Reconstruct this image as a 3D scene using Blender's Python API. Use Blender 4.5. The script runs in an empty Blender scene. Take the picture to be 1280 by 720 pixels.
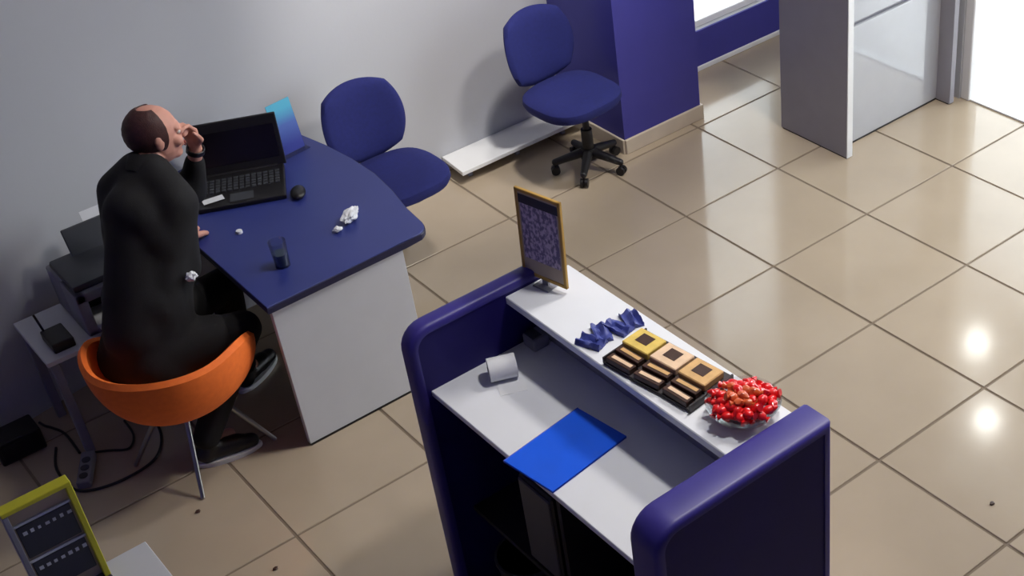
import bpy, bmesh, math, random
from mathutils import Vector, Matrix
from mathutils import noise as mnoise

random.seed(7)
D = bpy.data
S = bpy.context.scene
COL = S.collection
R = math.radians

# ------------------------------------------------------------------ camera
cam_d = D.cameras.new('camera')
cam = D.objects.new('camera', cam_d)
COL.objects.link(cam)
S.camera = cam
YAW, PIT, ROL = 0.655911712, 0.656266375, -0.0820771311
fw = Vector((math.cos(PIT) * math.sin(YAW), math.cos(PIT) * math.cos(YAW), -math.sin(PIT)))
rt0 = Vector((math.cos(YAW), -math.sin(YAW), 0))
up0 = rt0.cross(fw)
rt = math.cos(ROL) * rt0 + math.sin(ROL) * up0
up = -math.sin(ROL) * rt0 + math.cos(ROL) * up0
cam.matrix_world = Matrix(((rt.x, up.x, -fw.x, -3.77922), (rt.y, up.y, -fw.y, -4.73609),
                           (rt.z, up.z, -fw.z, 3.86072), (0, 0, 0, 1)))
cam_d.sensor_fit = 'HORIZONTAL'
cam_d.sensor_width = 36.0
cam_d.lens = 1771.281 / 1280 * 36.0
cam_d.shift_x = -(843.919 - 640) / 1280
cam_d.shift_y = (429.659 - 360) / 1280
cam_d.clip_start = 0.05

# ------------------------------------------------------------------ world, lights, exposure
W = D.worlds.new('sky')
S.world = W
W.use_nodes = True
wn = W.node_tree.nodes
wn['Background'].inputs[0].default_value = (0.90, 0.95, 1.0, 1)
wn['Background'].inputs[1].default_value = 4.8
S.view_settings.view_transform = 'Standard'
S.view_settings.look = 'None'
S.view_settings.gamma = 1
S.view_settings.exposure = 0.35
CEIL_POWER = 70.0       # added unseen ceiling panel lamp, watts
SPOTS = [               # added unseen spotlights for brightening: label, place, aim, watts, cone
    ('added unseen ceiling spotlight aimed down at the service counter', (-1.0, -2.3, 3.9), (-1.95, -2.1, 1.0), 130, 50),
    ('added unseen ceiling spotlight aimed at the wall behind the chairs', (-0.3, -0.5, 3.9), (-.35, 1.28, 1.3), 300, 50),
    ('added unseen ceiling spotlight aimed at the blue desk', (-0.8, -0.9, 3.9), (-2.0, .2, .7), 70, 42)]


# ------------------------------------------------------------------ materials
def lin(c):
    c = c / 255.0
    return c / 12.92 if c <= 0.04045 else ((c + 0.055) / 1.055) ** 2.4


def rgb(r, g, b):
    return (lin(r), lin(g), lin(b), 1.0)


def mat(name, col, rough=0.5, metal=0.0, spec=0.5, vary=0.06, scale=8.0, bump=0.0, bscale=200.0, coat=0.0, emit=0.0):
    m = D.materials.new(name)
    m.use_nodes = True
    nt = m.node_tree
    b = nt.nodes['Principled BSDF']
    b.inputs['Roughness'].default_value = rough
    b.inputs['Metallic'].default_value = metal
    b.inputs['Specular IOR Level'].default_value = spec
    b.inputs['Coat Weight'].default_value = coat
    tc = nt.nodes.new('ShaderNodeTexCoord')
    n = nt.nodes.new('ShaderNodeTexNoise')
    n.inputs['Scale'].default_value = scale
    n.inputs['Detail'].default_value = 4
    nt.links.new(tc.outputs['Object'], n.inputs['Vector'])
    r = nt.nodes.new('ShaderNodeValToRGB')
    a = [max(0, c * (1 - vary)) for c in col[:3]] + [1]
    z = [min(1, c * (1 + vary)) for c in col[:3]] + [1]
    r.color_ramp.elements[0].position = 0.3
    r.color_ramp.elements[1].position = 0.7
    r.color_ramp.elements[0].color = a
    r.color_ramp.elements[1].color = z
    nt.links.new(n.outputs['Fac'], r.inputs[0])
    nt.links.new(r.outputs[0], b.inputs['Base Color'])
    if bump:
        n2 = nt.nodes.new('ShaderNodeTexNoise')
        n2.inputs['Scale'].default_value = bscale
        nt.links.new(tc.outputs['Object'], n2.inputs['Vector'])
        bp = nt.nodes.new('ShaderNodeBump')
        bp.inputs['Strength'].default_value = bump
        bp.inputs['Distance'].default_value = 0.002
        nt.links.new(n2.outputs['Fac'], bp.inputs['Height'])
        nt.links.new(bp.outputs[0], b.inputs['Normal'])
    if emit:
        b.inputs['Emission Color'].default_value = col
        b.inputs['Emission Strength'].default_value = emit
    return m


def glass_mat(name, tint, gloss=0.08, rough=0.02):
    m = D.materials.new(name)
    m.use_nodes = True
    nt = m.node_tree
    nt.nodes.clear()
    o = nt.nodes.new('ShaderNodeOutputMaterial')
    t = nt.nodes.new('ShaderNodeBsdfTransparent')
    t.inputs[0].default_value = tint
    g = nt.nodes.new('ShaderNodeBsdfGlossy')
    g.inputs['Roughness'].default_value = rough
    lw = nt.nodes.new('ShaderNodeLayerWeight')
    lw.inputs[0].default_value = 0.25
    mul = nt.nodes.new('ShaderNodeMath')
    mul.operation = 'MULTIPLY_ADD'
    mul.inputs[1].default_value = 0.6
    mul.inputs[2].default_value = gloss * 0.4
    mx = nt.nodes.new('ShaderNodeMixShader')
    nt.links.new(lw.outputs['Fresnel'], mul.inputs[0])
    nt.links.new(mul.outputs[0], mx.inputs[0])
    nt.links.new(t.outputs[0], mx.inputs[1])
    nt.links.new(g.outputs[0], mx.inputs[2])
    nt.links.new(mx.outputs[0], o.inputs[0])
    return m


M = {}
M['tile'] = mat('polished_tile', rgb(174, 158, 137), 0.11, vary=0.05, scale=2.2)
M['grout'] = mat('grout', rgb(126, 111, 94), 0.9)
M['wall'] = mat('wall_paint', rgb(186, 187, 192), 0.75, vary=0.02, scale=1.5, bump=0.15, bscale=60)
M['ceiling'] = mat('ceiling_paint', rgb(205, 205, 205), 0.9, vary=0.02)
M['blue_wall'] = mat('blue_wall_paint', rgb(58, 56, 142), 0.5, vary=0.04, bump=0.1, bscale=80)
M['base_tile'] = mat('baseboard_tile', rgb(200, 186, 168), 0.3)
M['white_lam'] = mat('white_laminate', rgb(206, 206, 210), 0.35, vary=0.02)
M['white_gloss'] = mat('white_gloss_laminate', rgb(180, 182, 188), 0.10, spec=0.8, vary=0.02, coat=1.0)
M['shelf'] = mat('shelf_laminate', rgb(222, 224, 230), 0.4, vary=0.015)
M['grey_lam'] = mat('grey_laminate', rgb(150, 148, 156), 0.4, vary=0.03)
M['white_trim'] = mat('white_trim', rgb(232, 232, 232), 0.4, vary=0.015)
M['desk_blue'] = mat('desk_blue_laminate', rgb(44, 54, 124), 0.42, vary=0.05, scale=4)
M['edge_navy'] = mat('edge_navy', rgb(24, 24, 62), 0.5)
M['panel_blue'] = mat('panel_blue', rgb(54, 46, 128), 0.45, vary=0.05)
M['panel_blue_shaded'] = mat('panel_blue_shaded', rgb(28, 20, 92), 0.6, spec=0.25, vary=0.05)  # blue panels with the shade on their faces put into the colour
M['fabric'] = mat('blue_fabric', rgb(25, 31, 98), 0.9, vary=0.10, scale=60, bump=0.5, bscale=500)
M['black_plastic'] = mat('black_plastic', rgb(22, 20, 24), 0.45)
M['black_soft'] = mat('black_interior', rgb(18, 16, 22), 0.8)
M['dark_grey'] = mat('dark_grey_plastic', rgb(62, 64, 70), 0.5)
M['mid_grey'] = mat('mid_grey_plastic', rgb(128, 128, 138), 0.5)
M['screen'] = mat('dark_screen', rgb(16, 12, 20), 0.25)
M['chrome'] = mat('chrome', rgb(170, 168, 165), 0.3, metal=1.0)
M['orange'] = mat('orange_fabric', rgb(255, 118, 38), 0.75, vary=0.08, scale=40, bump=0.3, bscale=400)
M['folder'] = mat('folder_blue', rgb(22, 92, 230), 0.35, vary=0.05)
M['folder_edge'] = mat('folder_dark_blue', rgb(20, 60, 190), 0.4)
M['paper'] = mat('white_paper', rgb(225, 226, 230), 0.8, vary=0.02)
M['leaf_blue'] = mat('leaflet_blue', rgb(58, 68, 140), 0.5, vary=0.25, scale=60)
M['tan'] = mat('tan_card', rgb(206, 164, 108), 0.6, vary=0.12, scale=30)
M['pale_tan'] = mat('pale_tan_card', rgb(222, 190, 158), 0.6, vary=0.10, scale=30)
M['yellow_tan'] = mat('yellow_card', rgb(214, 184, 92), 0.6, vary=0.12, scale=30)
M['brown'] = mat('dark_brown_card', rgb(62, 36, 26), 0.5, vary=0.25, scale=40)
M['rack'] = mat('rack_black', rgb(48, 42, 46), 0.5)
M['candy'] = mat('red_wrapper', rgb(222, 26, 30), 0.28, vary=0.30, scale=40, coat=0.3)
M['candy_amber'] = mat('amber_wrapper', rgb(206, 92, 50), 0.3, vary=0.2, scale=40, coat=0.3)
M['sign_yellow'] = mat('sign_yellow', rgb(186, 146, 70), 0.45, vary=0.08)
M['sign_lime'] = mat('sign_lime', rgb(206, 200, 40), 0.45, vary=0.06)
M['sign_beige'] = mat('sign_beige', rgb(176, 160, 140), 0.6)
M['sign_dark'] = mat('sign_dark', rgb(36, 40, 58), 0.5, vary=0.1)
M['sign_white'] = mat('sign_white', rgb(200, 205, 215), 0.6)
M['skin'] = mat('skin', rgb(204, 146, 128), 0.55, vary=0.06, scale=14)
M['hair'] = mat('hair_dark_auburn', rgb(64, 30, 28), 0.6, vary=0.25, scale=90, bump=0.6, bscale=300)
M['coat'] = mat('black_coat', rgb(13, 11, 15), 0.85, vary=0.12, scale=12, bump=0.3, bscale=250)
M['trouser'] = mat('black_trouser', rgb(12, 10, 14), 0.85, vary=0.12, scale=12)
M['eye'] = mat('eye_white', rgb(225, 220, 215), 0.3)
M['iris'] = mat('iris', rgb(40, 28, 20), 0.3)
M['lip'] = mat('lip', rgb(168, 92, 86), 0.5)
M['outside'] = mat('pale_pavement', rgb(225, 222, 220), 0.9)
M['pane'] = glass_mat('window_glass', (0.96, 0.98, 0.98, 1), 0.06)
M['clear'] = glass_mat('clear_glass', (0.92, 0.93, 0.94, 1), 0.12)
M['lamp'] = mat('added_lamp_face', (1, 0.97, 0.9, 1), 0.5, vary=0, emit=3.0)
M['downlight'] = mat('downlight_face', (1, 0.98, 0.94, 1), 0.5, vary=0, emit=110.0)


def page_mat():      # flat print: dark header over rows of small illegible text on lilac paper
    m = D.materials.new('printed_page')
    m.use_nodes = True
    nt = m.node_tree
    b = nt.nodes['Principled BSDF']
    b.inputs['Roughness'].default_value = 0.5
    tc = nt.nodes.new('ShaderNodeTexCoord')
    mp = nt.nodes.new('ShaderNodeMapping')
    mp.inputs['Scale'].default_value = (30, 90, 60)
    nt.links.new(tc.outputs['Object'], mp.inputs[0])
    n = nt.nodes.new('ShaderNodeTexNoise')
    n.inputs['Scale'].default_value = 1.0
    n.inputs['Detail'].default_value = 2
    nt.links.new(mp.outputs[0], n.inputs['Vector'])
    r = nt.nodes.new('ShaderNodeValToRGB')
    r.color_ramp.elements[0].position = 0.42
    r.color_ramp.elements[1].position = 0.60
    r.color_ramp.elements[0].color = rgb(112, 102, 136)
    r.color_ramp.elements[1].color = rgb(196, 180, 204)
    nt.links.new(n.outputs['Fac'], r.inputs[0])
    nt.links.new(r.outputs[0], b.inputs['Base Color'])
    return m


M['page'] = page_mat()


def leaflet_mat():   # printed gradient from cyan to blue
    m = D.materials.new('leaflet_print')
    m.use_nodes = True
    nt = m.node_tree
    b = nt.nodes['Principled BSDF']
    b.inputs['Roughness'].default_value = 0.4
    tc = nt.nodes.new('ShaderNodeTexCoord')
    sx = nt.nodes.new('ShaderNodeSeparateXYZ')
    nt.links.new(tc.outputs['Generated'], sx.inputs[0])
    r = nt.nodes.new('ShaderNodeValToRGB')
    e = r.color_ramp.elements
    e[0].position = 0.15
    e[0].color = rgb(52, 62, 150)
    e[1].position = 0.85
    e[1].color = rgb(92, 190, 222)
    x = e.new(0.55)
    x.color = rgb(84, 112, 190)
    nt.links.new(sx.outputs[2], r.inputs[0])
    nt.links.new(r.outputs[0], b.inputs['Base Color'])
    return m


M['leaflet'] = leaflet_mat()


# ------------------------------------------------------------------ mesh helpers (all take world coordinates)
def V(*a):
    return Vector(a if len(a) == 3 else a[0])


class MB:
    def __init__(self):
        self.bm = bmesh.new()

    def box(self, x0, x1, y0, y1, z0, z1, bev=0.0, seg=1, mtx=None):
        c = V((x0 + x1) / 2, (y0 + y1) / 2, (z0 + z1) / 2)
        r = bmesh.ops.create_cube(self.bm, size=1.0)
        vs = r['verts']
        for v in vs:
            v.co = V(v.co.x * (x1 - x0), v.co.y * (y1 - y0), v.co.z * (z1 - z0)) + c
        if bev:
            es = list({e for v in vs for e in v.link_edges})
            b = bmesh.ops.bevel(self.bm, geom=es, offset=bev, segments=seg, profile=0.5, affect='EDGES')
            vs = list({v for f in b['faces'] for v in f.verts} | {v for v in vs if v.is_valid})
        if mtx:
            for v in vs:
                v.co = mtx @ v.co
        return self

    def tube(self, p0, p1, r0, r1=None, n=12, caps=True):
        r1 = r0 if r1 is None else r1
        p0, p1 = V(p0), V(p1)
        d = p1 - p0
        q = d.to_track_quat('Z', 'Y').to_matrix().to_4x4()
        mt = Matrix.Translation((p0 + p1) / 2) @ q
        bmesh.ops.create_cone(self.bm, cap_ends=caps, segments=n, radius1=r0, radius2=r1, depth=d.length, matrix=mt)
        return self

    def ball(self, c, rx, ry=None, rz=None, mtx=None, u=16, v=10):
        ry = rx if ry is None else ry
        rz = rx if rz is None else rz
        m = Matrix.Translation(V(c)) @ (mtx.to_4x4() if mtx else Matrix.Identity(4)) @ Matrix.Diagonal((rx, ry, rz, 1))
        bmesh.ops.create_uvsphere(self.bm, u_segments=u, v_segments=v, radius=1.0, matrix=m)
        return self

    def cap(self, p0, r0, p1, r1=None, n=12):
        r1 = r0 if r1 is None else r1
        self.tube(p0, p1, r0, r1, n)
        self.ball(p0, r0 * 1.0, u=n, v=8)
        self.ball(p1, r1 * 1.0, u=n, v=8)
        return self

    def path(self, pts, r, n=8):
        for a, b in zip(pts[:-1], pts[1:]):
            self.tube(a, b, r, n=n)
        for a in pts[1:-1]:
            self.ball(a, r, u=n, v=6)
        return self

    def prism(self, pts, z0, z1, bev=0.0, seg=2):
        lo = [self.bm.verts.new((x, y, z0)) for x, y in pts]
        hi = [self.bm.verts.new((x, y, z1)) for x, y in pts]
        n = len(pts)
        fs = [self.bm.faces.new(hi), self.bm.faces.new(lo[::-1])]
        for i in range(n):
            fs.append(self.bm.faces.new((lo[i], lo[(i + 1) % n], hi[(i + 1) % n], hi[i])))
        if bev:
            es = list(fs[0].edges) + list(fs[1].edges)
            bmesh.ops.bevel(self.bm, geom=es, offset=bev, segments=seg, profile=0.5, affect='EDGES')
        return self

    def prism_yz(self, pts, x0, x1, bev=0.0, seg=2):
        a = [self.bm.verts.new((x0, y, z)) for y, z in pts]
        b = [self.bm.verts.new((x1, y, z)) for y, z in pts]
        return self._sides(a, b, bev, seg)

    def prism_xz(self, pts, y0, y1, bev=0.0, seg=2):
        a = [self.bm.verts.new((x, y0, z)) for x, z in pts]
        b = [self.bm.verts.new((x, y1, z)) for x, z in pts]
        return self._sides(a, b, bev, seg)

    def _sides(self, a, b, bev, seg):
        n = len(a)
        fs = [self.bm.faces.new(a), self.bm.faces.new(b[::-1])]
        for i in range(n):
            self.bm.faces.new((a[i], a[(i + 1) % n], b[(i + 1) % n], b[i]))
        if bev:
            es = list(fs[0].edges) + list(fs[1].edges)
            bmesh.ops.bevel(self.bm, geom=es, offset=bev, segments=seg, profile=0.5, affect='EDGES')
        return self

    def lathe(self, c, prof, n=28, close=False):
        c = V(c)
        rings = []
        for r, z in prof:
            rings.append([self.bm.verts.new(c + V(r * math.cos(2 * math.pi * i / n), r * math.sin(2 * math.pi * i / n), z)) for i in range(n)])
        m = len(rings)
        for k in range(m if close else m - 1):
            A, B = rings[k], rings[(k + 1) % m]
            for i in range(n):
                self.bm.faces.new((A[i], A[(i + 1) % n], B[(i + 1) % n], B[i]))
        if not close:
            self.bm.faces.new(rings[0][::-1])
            self.bm.faces.new(rings[-1])
        return self

    def transform(self, mtx):
        bmesh.ops.transform(self.bm, matrix=mtx, verts=self.bm.verts)
        return self

    def mesh(self, name, m, off=None, smooth=False):
        if off is not None:
            bmesh.ops.translate(self.bm, vec=-V(off), verts=self.bm.verts)
        bmesh.ops.recalc_face_normals(self.bm, faces=self.bm.faces)
        me = D.meshes.new(name)
        self.bm.to_mesh(me)
        self.bm.free()
        me.materials.append(m)
        if smooth:
            me.polygons.foreach_set('use_smooth', [True] * len(me.polygons))
            try:
                me.set_sharp_from_angle(angle=R(40))
            except Exception:
                pass
        return me

    def build(self, name, m, parent=None, smooth=False, origin=None):
        off = wloc(parent) if parent is not None else origin
        me = self.mesh(name, m, off, smooth)
        o = D.objects.new(name, me)
        COL.objects.link(o)
        if parent is not None:
            o.parent = parent
        elif origin is not None:
            o.location = origin
        return o


def wloc(o):
    p = V(0, 0, 0)
    while o is not None:
        p = p + o.location
        o = o.parent
    return p


def tag(o, label, cat, group=None):
    o['label'] = label
    o['category'] = cat
    if group:
        o['group'] = group
    return o


def thing(name, label, cat, loc=(0, 0, 0), group=None):
    o = D.objects.new(name, None)
    o.empty_display_size = 0.1
    COL.objects.link(o)
    o.location = loc
    return tag(o, label, cat, group)


def struct(o):
    o['kind'] = 'structure'
    return o


def remeshed(mb, name, m, parent, voxel, smooth=4, factor=0.5):
    off = wloc(parent)
    me = mb.mesh(name + '_raw', m, off)
    o = D.objects.new(name, me)
    COL.objects.link(o)
    md = o.modifiers.new('Remesh', 'REMESH')
    md.mode = 'VOXEL'
    md.voxel_size = voxel
    if smooth:
        sm = o.modifiers.new('Smooth', 'SMOOTH')
        sm.iterations = smooth
        sm.factor = factor
    dg = bpy.context.evaluated_depsgraph_get()
    new = D.meshes.new_from_object(o.evaluated_get(dg))
    o.modifiers.clear()
    o.data = new
    new.name = name
    D.meshes.remove(me)
    if not new.materials:
        new.materials.append(m)
    new.polygons.foreach_set('use_smooth', [True] * len(new.polygons))
    o.parent = parent
    return o


def rotz(a, c):
    c = V(c)
    return Matrix.Translation(c) @ Matrix.Rotation(a, 4, 'Z') @ Matrix.Translation(-c)


# ================================================================== THE SETTING
T = 0.64
XL, XR, YB, YF, ZC = -7 * T, 1.86, 1.30, -9 * T, 4.15
YW = 1.165            # the stretch of back wall right of the pillar stands a little proud


WALL = [(-4.68, .50), (-3.1, .83), (-2.5, .955), (-2.0, 1.06), (-1.6, 1.15), (-1.3, 1.212), (-1.05, 1.258), (-.85, 1.285), (-.66, YB), (.2, YB), (.45, YB)]


def wall_y(x):        # seen from above the back wall bends very gently
    for (xa, ya), (xb, yb_) in zip(WALL[:-1], WALL[1:]):
        if xa <= x <= xb:
            return ya + (yb_ - ya) * (x - xa) / (xb - xa)
    return YB


# ---- floor: a grout slab with each tile a part
floor = struct(MB().box(XL - .1, XR + .1, YF - .1, YB + .3, -0.12, -0.004).build('floor', M['grout']))
tb = MB()
g = 0.0055
h = T / 2 - g
tb.box(-h, h, -h, h, -0.010, 0.0, bev=0.0022)
tile_me = tb.mesh('tile', M['tile'])
for u in range(-3, 9):
    for v in range(-7, 3):
        o = D.objects.new('tile', tile_me)
        COL.objects.link(o)
        o.parent = floor
        o.location = ((v + .5) * T, -(u + .5) * T, random.uniform(-0.0006, 0.0))
        o.rotation_euler = (random.uniform(-.0007, .0007), random.uniform(-.0007, .0007), random.choice((0, 1, 2, 3)) * math.pi / 2)

# ---- walls (back wall has an opening for the window beyond the blue pillar)
WX0, WX1, WZ0, WZ1 = 0.76, 1.80, 0.25, 3.0
wb = MB()
wb.prism(WALL + [(.45, YB + .3), (-4.68, YB + .3)], -.1, ZC)
wb.box(.45, WX0, YW, YB + .3, -.1, ZC)
wb.box(WX1, XR + .1, YW, YW + .14, -.1, ZC)
wb.box(WX0, WX1, YW, YW + .14, WZ1, ZC)
wb.box(WX0, WX1, YW, YW + .14, -.1, WZ0)
wall_back = struct(wb.build('wall_back', M['wall'], None, True))
struct(MB().box(0.715, XR, YW - .014, YW - .0005, 0.03, WZ0).build('trim_1', M['blue_wall']))
struct(MB().box(0.715, XR, YW - .022, YW - .0005, 0.0, 0.03, bev=.003).build('baseboard_back', M['white_trim']))
struct(MB().box(XL - .1, XL, YF, .6, -.1, ZC).build('wall_left', M['blue_wall']))
struct(MB().box(XL - .1, XR + .1, YF - .1, YF, -.1, ZC).build('wall_front', M['blue_wall']))
SY0, SY1, SZ1 = -3.0, -0.19, 2.9
wr = MB()
wr.box(XR, XR + .12, SY1, YW + .14, -.1, ZC)
wr.box(XR, XR + .12, YF, SY0, -.1, ZC)
wr.box(XR, XR + .12, SY0, SY1, SZ1, ZC)
struct(wr.build('wall_right', M['wall']))
struct(MB().box(XL - .1, XR + .12, YF - .1, YB + .3, ZC, ZC + .1).build('ceiling', M['ceiling']))

# ---- window in the back wall
win = struct(D.objects.new('window_1', None))
COL.objects.link(win)
win.location = (WX0, YW, WZ0)
fr = MB()
for a, b in ((WX0, WX0 + .05), (WX1 - .05, WX1)):
    fr.box(a, b, YW + .03, YW + .09, WZ0, WZ1, bev=.004)
fr.box(WX0, WX1, YW + .03, YW + .09, WZ0, WZ0 + .04, bev=.004)
fr.box(WX0, WX1, YW + .03, YW + .09, WZ1 - .05, WZ1, bev=.004)
fr.build('window_frame', M['white_trim'], win)
MB().box(WX0 + .03, WX1 - .03, YW + .055, YW + .061, WZ0 + .03, WZ1 - .03).build('pane', M['pane'], win)

# ---- glazed shop front in the right wall
shop = struct(D.objects.new('window_2', None))
COL.objects.link(shop)
shop.location = (XR, SY1, 0)
posts = [SY1 - .03, -1.6, SY0 + .03]
for y in posts:
    MB().box(XR + .01, XR + .09, y - .03, y + .03, 0, SZ1, bev=.005).build('window_frame', M['white_trim'], shop)
MB().box(XR + .01, XR + .09, SY0, SY1, SZ1 - .06, SZ1, bev=.005).build('window_frame', M['white_trim'], shop)
MB().box(XR + .02, XR + .08, SY0, SY1, 0.0, 0.010, bev=.002).build('sill', M['white_trim'], shop)
for a, b in zip(posts[1:], posts[:-1]):
    MB().box(XR + .045, XR + .053, a + .025, b - .025, .008, SZ1 - .05).build('pane', M['pane'], shop)

# ---- outdoors: pale pavement; unseen canopy added to cut floor glare and carry the downlights
struct(MB().box(XR + .13, 16, -16, 16, -.14, -.04).build('ground', M['outside']))
struct(MB().box(-6, XR + .13, YB + .31, 16, -.14, -.04).build('ground', M['outside']))
can = struct(MB().box(XR + .13, 5.2, -5.6, 3.0, 4.02, 4.2).build('ceiling_canopy_added', M['white_trim']))
for x, y in ((4.364, 1.445), (3.62, 0.727)):
    MB().lathe((x, y, 4.0), [(.10, 0.02), (.10, 0.0), (.085, -.003), (.0005, -.003)], 20).build('downlight', M['downlight'], can)

# ---- blue pillar against the back wall, tiled plinth
PX0, PX1, PY0 = 0.185, 0.725, 0.712
pil = struct(MB().box(PX0, PX1, PY0, YB - .001, 0.0, ZC).build('pillar', M['blue_wall'], origin=(PX0, PY0, 0)))
MB().box(PX0 - .003, PX1 + .014, PY0 - .016, PY0, 0, .085, bev=.003).build('baseboard', M['base_tile'], pil)
MB().box(PX1, PX1 + .014, PY0 - .003, YW - .001, 0, .085, bev=.003).build('baseboard', M['base_tile'], pil)
MB().box(PX0 - .014, PX0, PY0 - .003, YB - .001, 0, .085, bev=.003).build('baseboard', M['base_tile'], pil)

# ---- ceiling lamps added out of view to brighten the room: one panel, three spotlights
t = thing('added_ceiling_light', 'added square ceiling panel lamp above the open tiled floor', 'light', (0.6, -1.8, ZC))
MB().box(.29, .91, -2.11, -1.49, ZC - .03, ZC, bev=.004).build('frame', M['white_trim'], t)
MB().box(.32, .88, -2.08, -1.52, ZC - .034, ZC - .029).build('diffuser', M['lamp'], t)
ld = D.lights.new('added_panel_lamp', 'AREA')
ld.shape = 'SQUARE'
ld.size = 0.55
ld.energy = CEIL_POWER
ld.color = (1.0, 0.95, 0.88)
lo = D.objects.new('added_panel_lamp', ld)
COL.objects.link(lo)
lo.parent = t
lo.location = (0, 0, -.05)
for label, p, aim, power, cone in SPOTS:
    p, aim = V(p), V(aim)
    t = thing('added_spotlight', label, 'light', p, 'added ceiling spotlights')
    d = (aim - p).normalized()
    MB().tube(p + V(0, 0, ZC - p.z), p, .012, n=8).build('stem', M['black_plastic'], t)
    MB().tube(p - d * .06, p + d * .09, .05, .065, 20).build('head', M['black_plastic'], t, True)
    MB().tube(p + d * .088, p + d * .092, .055, n=20).build('lens', M['lamp'], t)
    ld = D.lights.new('added_spot_lamp', 'SPOT')
    ld.energy = power
    ld.spot_size = R(cone)
    ld.spot_blend = 0.8
    ld.shadow_soft_size = 0.12
    ld.color = (1.0, 0.97, 0.93)
    lo = D.objects.new('added_spot_lamp', ld)
    COL.objects.link(lo)
    lo.parent = t
    lo.location = d * .14
    lo.rotation_euler = d.to_track_quat('-Z', 'Y').to_euler()

# ================================================================== FURNITURE
# ---- blue desk
DX, DY0, DZ = -2.275, -0.225, 0.735
desk = thing('desk', 'blue-topped office desk with white front panel and rounded corner, against the wall', 'desk', (-1.9, .5, 0))
pts = [(DX, wall_y(DX) - .004), (DX, DY0)]
cx, cy, rr = -1.63, DY0 + .085, .085
pts.append((cx, DY0 + 0.012))
for k in range(1, 7):
    a = R(-80 + k * 13)
    pts.append((cx + .035 + rr * math.cos(a), cy + rr * math.sin(a) + .008))
pts += [(-1.497, .0), (-1.462, .18), (-1.442, .36), (-1.446, .55), (-1.468, .75), (-1.505, .95), (-1.555, wall_y(-1.555) - .004)]
MB().prism(pts, DZ - .034, DZ - .003, bev=.006).build('edge_band', M['edge_navy'], desk)
ins = []
cxm, cym = -1.88, .5
for x, y in pts:
    d = V(cxm - x, cym - y, 0).normalized() * .004
    ins.append((x + d.x, y + d.y))
MB().prism(ins, DZ - .006, DZ, bev=.002, seg=1).build('desktop', M['desk_blue'], desk)
MB().box(-2.255, -1.655, -.205, -.180, .008, DZ - .034, bev=.002).build('front_panel', M['white_lam'], desk)
MB().box(-1.690, -1.665, -.180, .90, .10, DZ - .034, bev=.002).build('side_panel', M['white_lam'], desk)
MB().box(-2.255, -1.68, .90, .925, .0, DZ - .034, bev=.002).build('rear_panel', M['white_lam'], desk)
MB().box(-2.250, -1.660, -.207, -.178, 0, .010).build('plinth', M['black_plastic'], desk)

# ---- laptop
LA, LB = V(-2.035, .872, DZ), V(-1.700, .708, DZ)
lx = (LB - LA).normalized()
ln = V(lx.y, -lx.x, 0)            # towards the user
lw = (LB - LA).length
lc = (LA + LB) / 2
lap = thing('laptop', 'open black laptop with a dark screen on the blue desk', 'laptop', lc)
mt = Matrix((( lx.x, -ln.x, 0, lc.x), (lx.y, -ln.y, 0, lc.y), (0, 0, 1, DZ), (0, 0, 0, 1)))
MB().box(-lw / 2, lw / 2, -.285, .0, .0, .022, bev=.005, seg=2, mtx=mt).build('keyboard_base', M['black_plastic'], lap)
kb = MB()
for r_ in range(5):
    for c_ in range(13):
        x = -lw / 2 + .025 + c_ * (lw - .05) / 12.6
        y = -.05 - r_ * .024
        kb.box(x, x + .018, y - .018, y, .022, .0255)
kb.transform(mt)
kk = kb.build('keys', M['dark_grey'], lap)
kk['kind'] = 'stuff'
MB().box(-.05, .05, -.262, -.195, .022, .0232, mtx=mt).build('touchpad', M['dark_grey'], lap)
tilt = Matrix.Translation((0, .002, .018)) @ Matrix.Rotation(R(-14), 4, 'X')
LH = .235
lid = MB().box(-lw / 2 - .012, lw / 2 + .012, -.008, .010, .0, LH, bev=.005, seg=2, mtx=mt @ tilt).build('screen_lid', M['black_plastic'], lap)
MB().box(-lw / 2 + .008, lw / 2 - .008, -.0095, -.0075, .04, LH - .045, mtx=mt @ tilt).build('display', M['screen'], lid)
MB().tube(mt @ V(-lw / 2 + .03, 0, .018), mt @ V(lw / 2 - .03, 0, .018), .011, n=10).build('hinge', M['black_plastic'], lap)

# ---- mouse
ms = tag(MB().ball((0, 0, .016), .033, .055, .019).transform(Matrix.Translation((-1.775, .44, DZ)) @ Matrix.Rotation(R(-28), 4, 'Z')).build('computer_mouse', M['black_plastic'], None, True, (-1.775, .44, DZ)),
         'black computer mouse on the blue desk beside the laptop', 'mouse')
bm = None
# ---- leaflet stand behind the laptop
ls = thing('leaflet_stand', 'cyan and blue printed leaflet standing upright behind the laptop', 'leaflet', (-1.605, .80, DZ))
la = Matrix.Translation((-1.605, .80, DZ)) @ Matrix.Rotation(R(8), 4, 'Z') @ Matrix.Rotation(R(-9), 4, 'X')
MB().box(-.062, .062, -.002, .002, .004, .245, mtx=la).build('leaflet', M['leaflet'], ls)
MB().box(-.07, .07, -.03, .055, .0, .004, mtx=Matrix.Translation((-1.605, .80, DZ)) @ Matrix.Rotation(R(8), 4, 'Z')).build('base', M['clear'], ls)
MB().box(-.066, .066, .004, .007, .004, .20, mtx=la).build('back_plate', M['clear'], ls)

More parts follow.
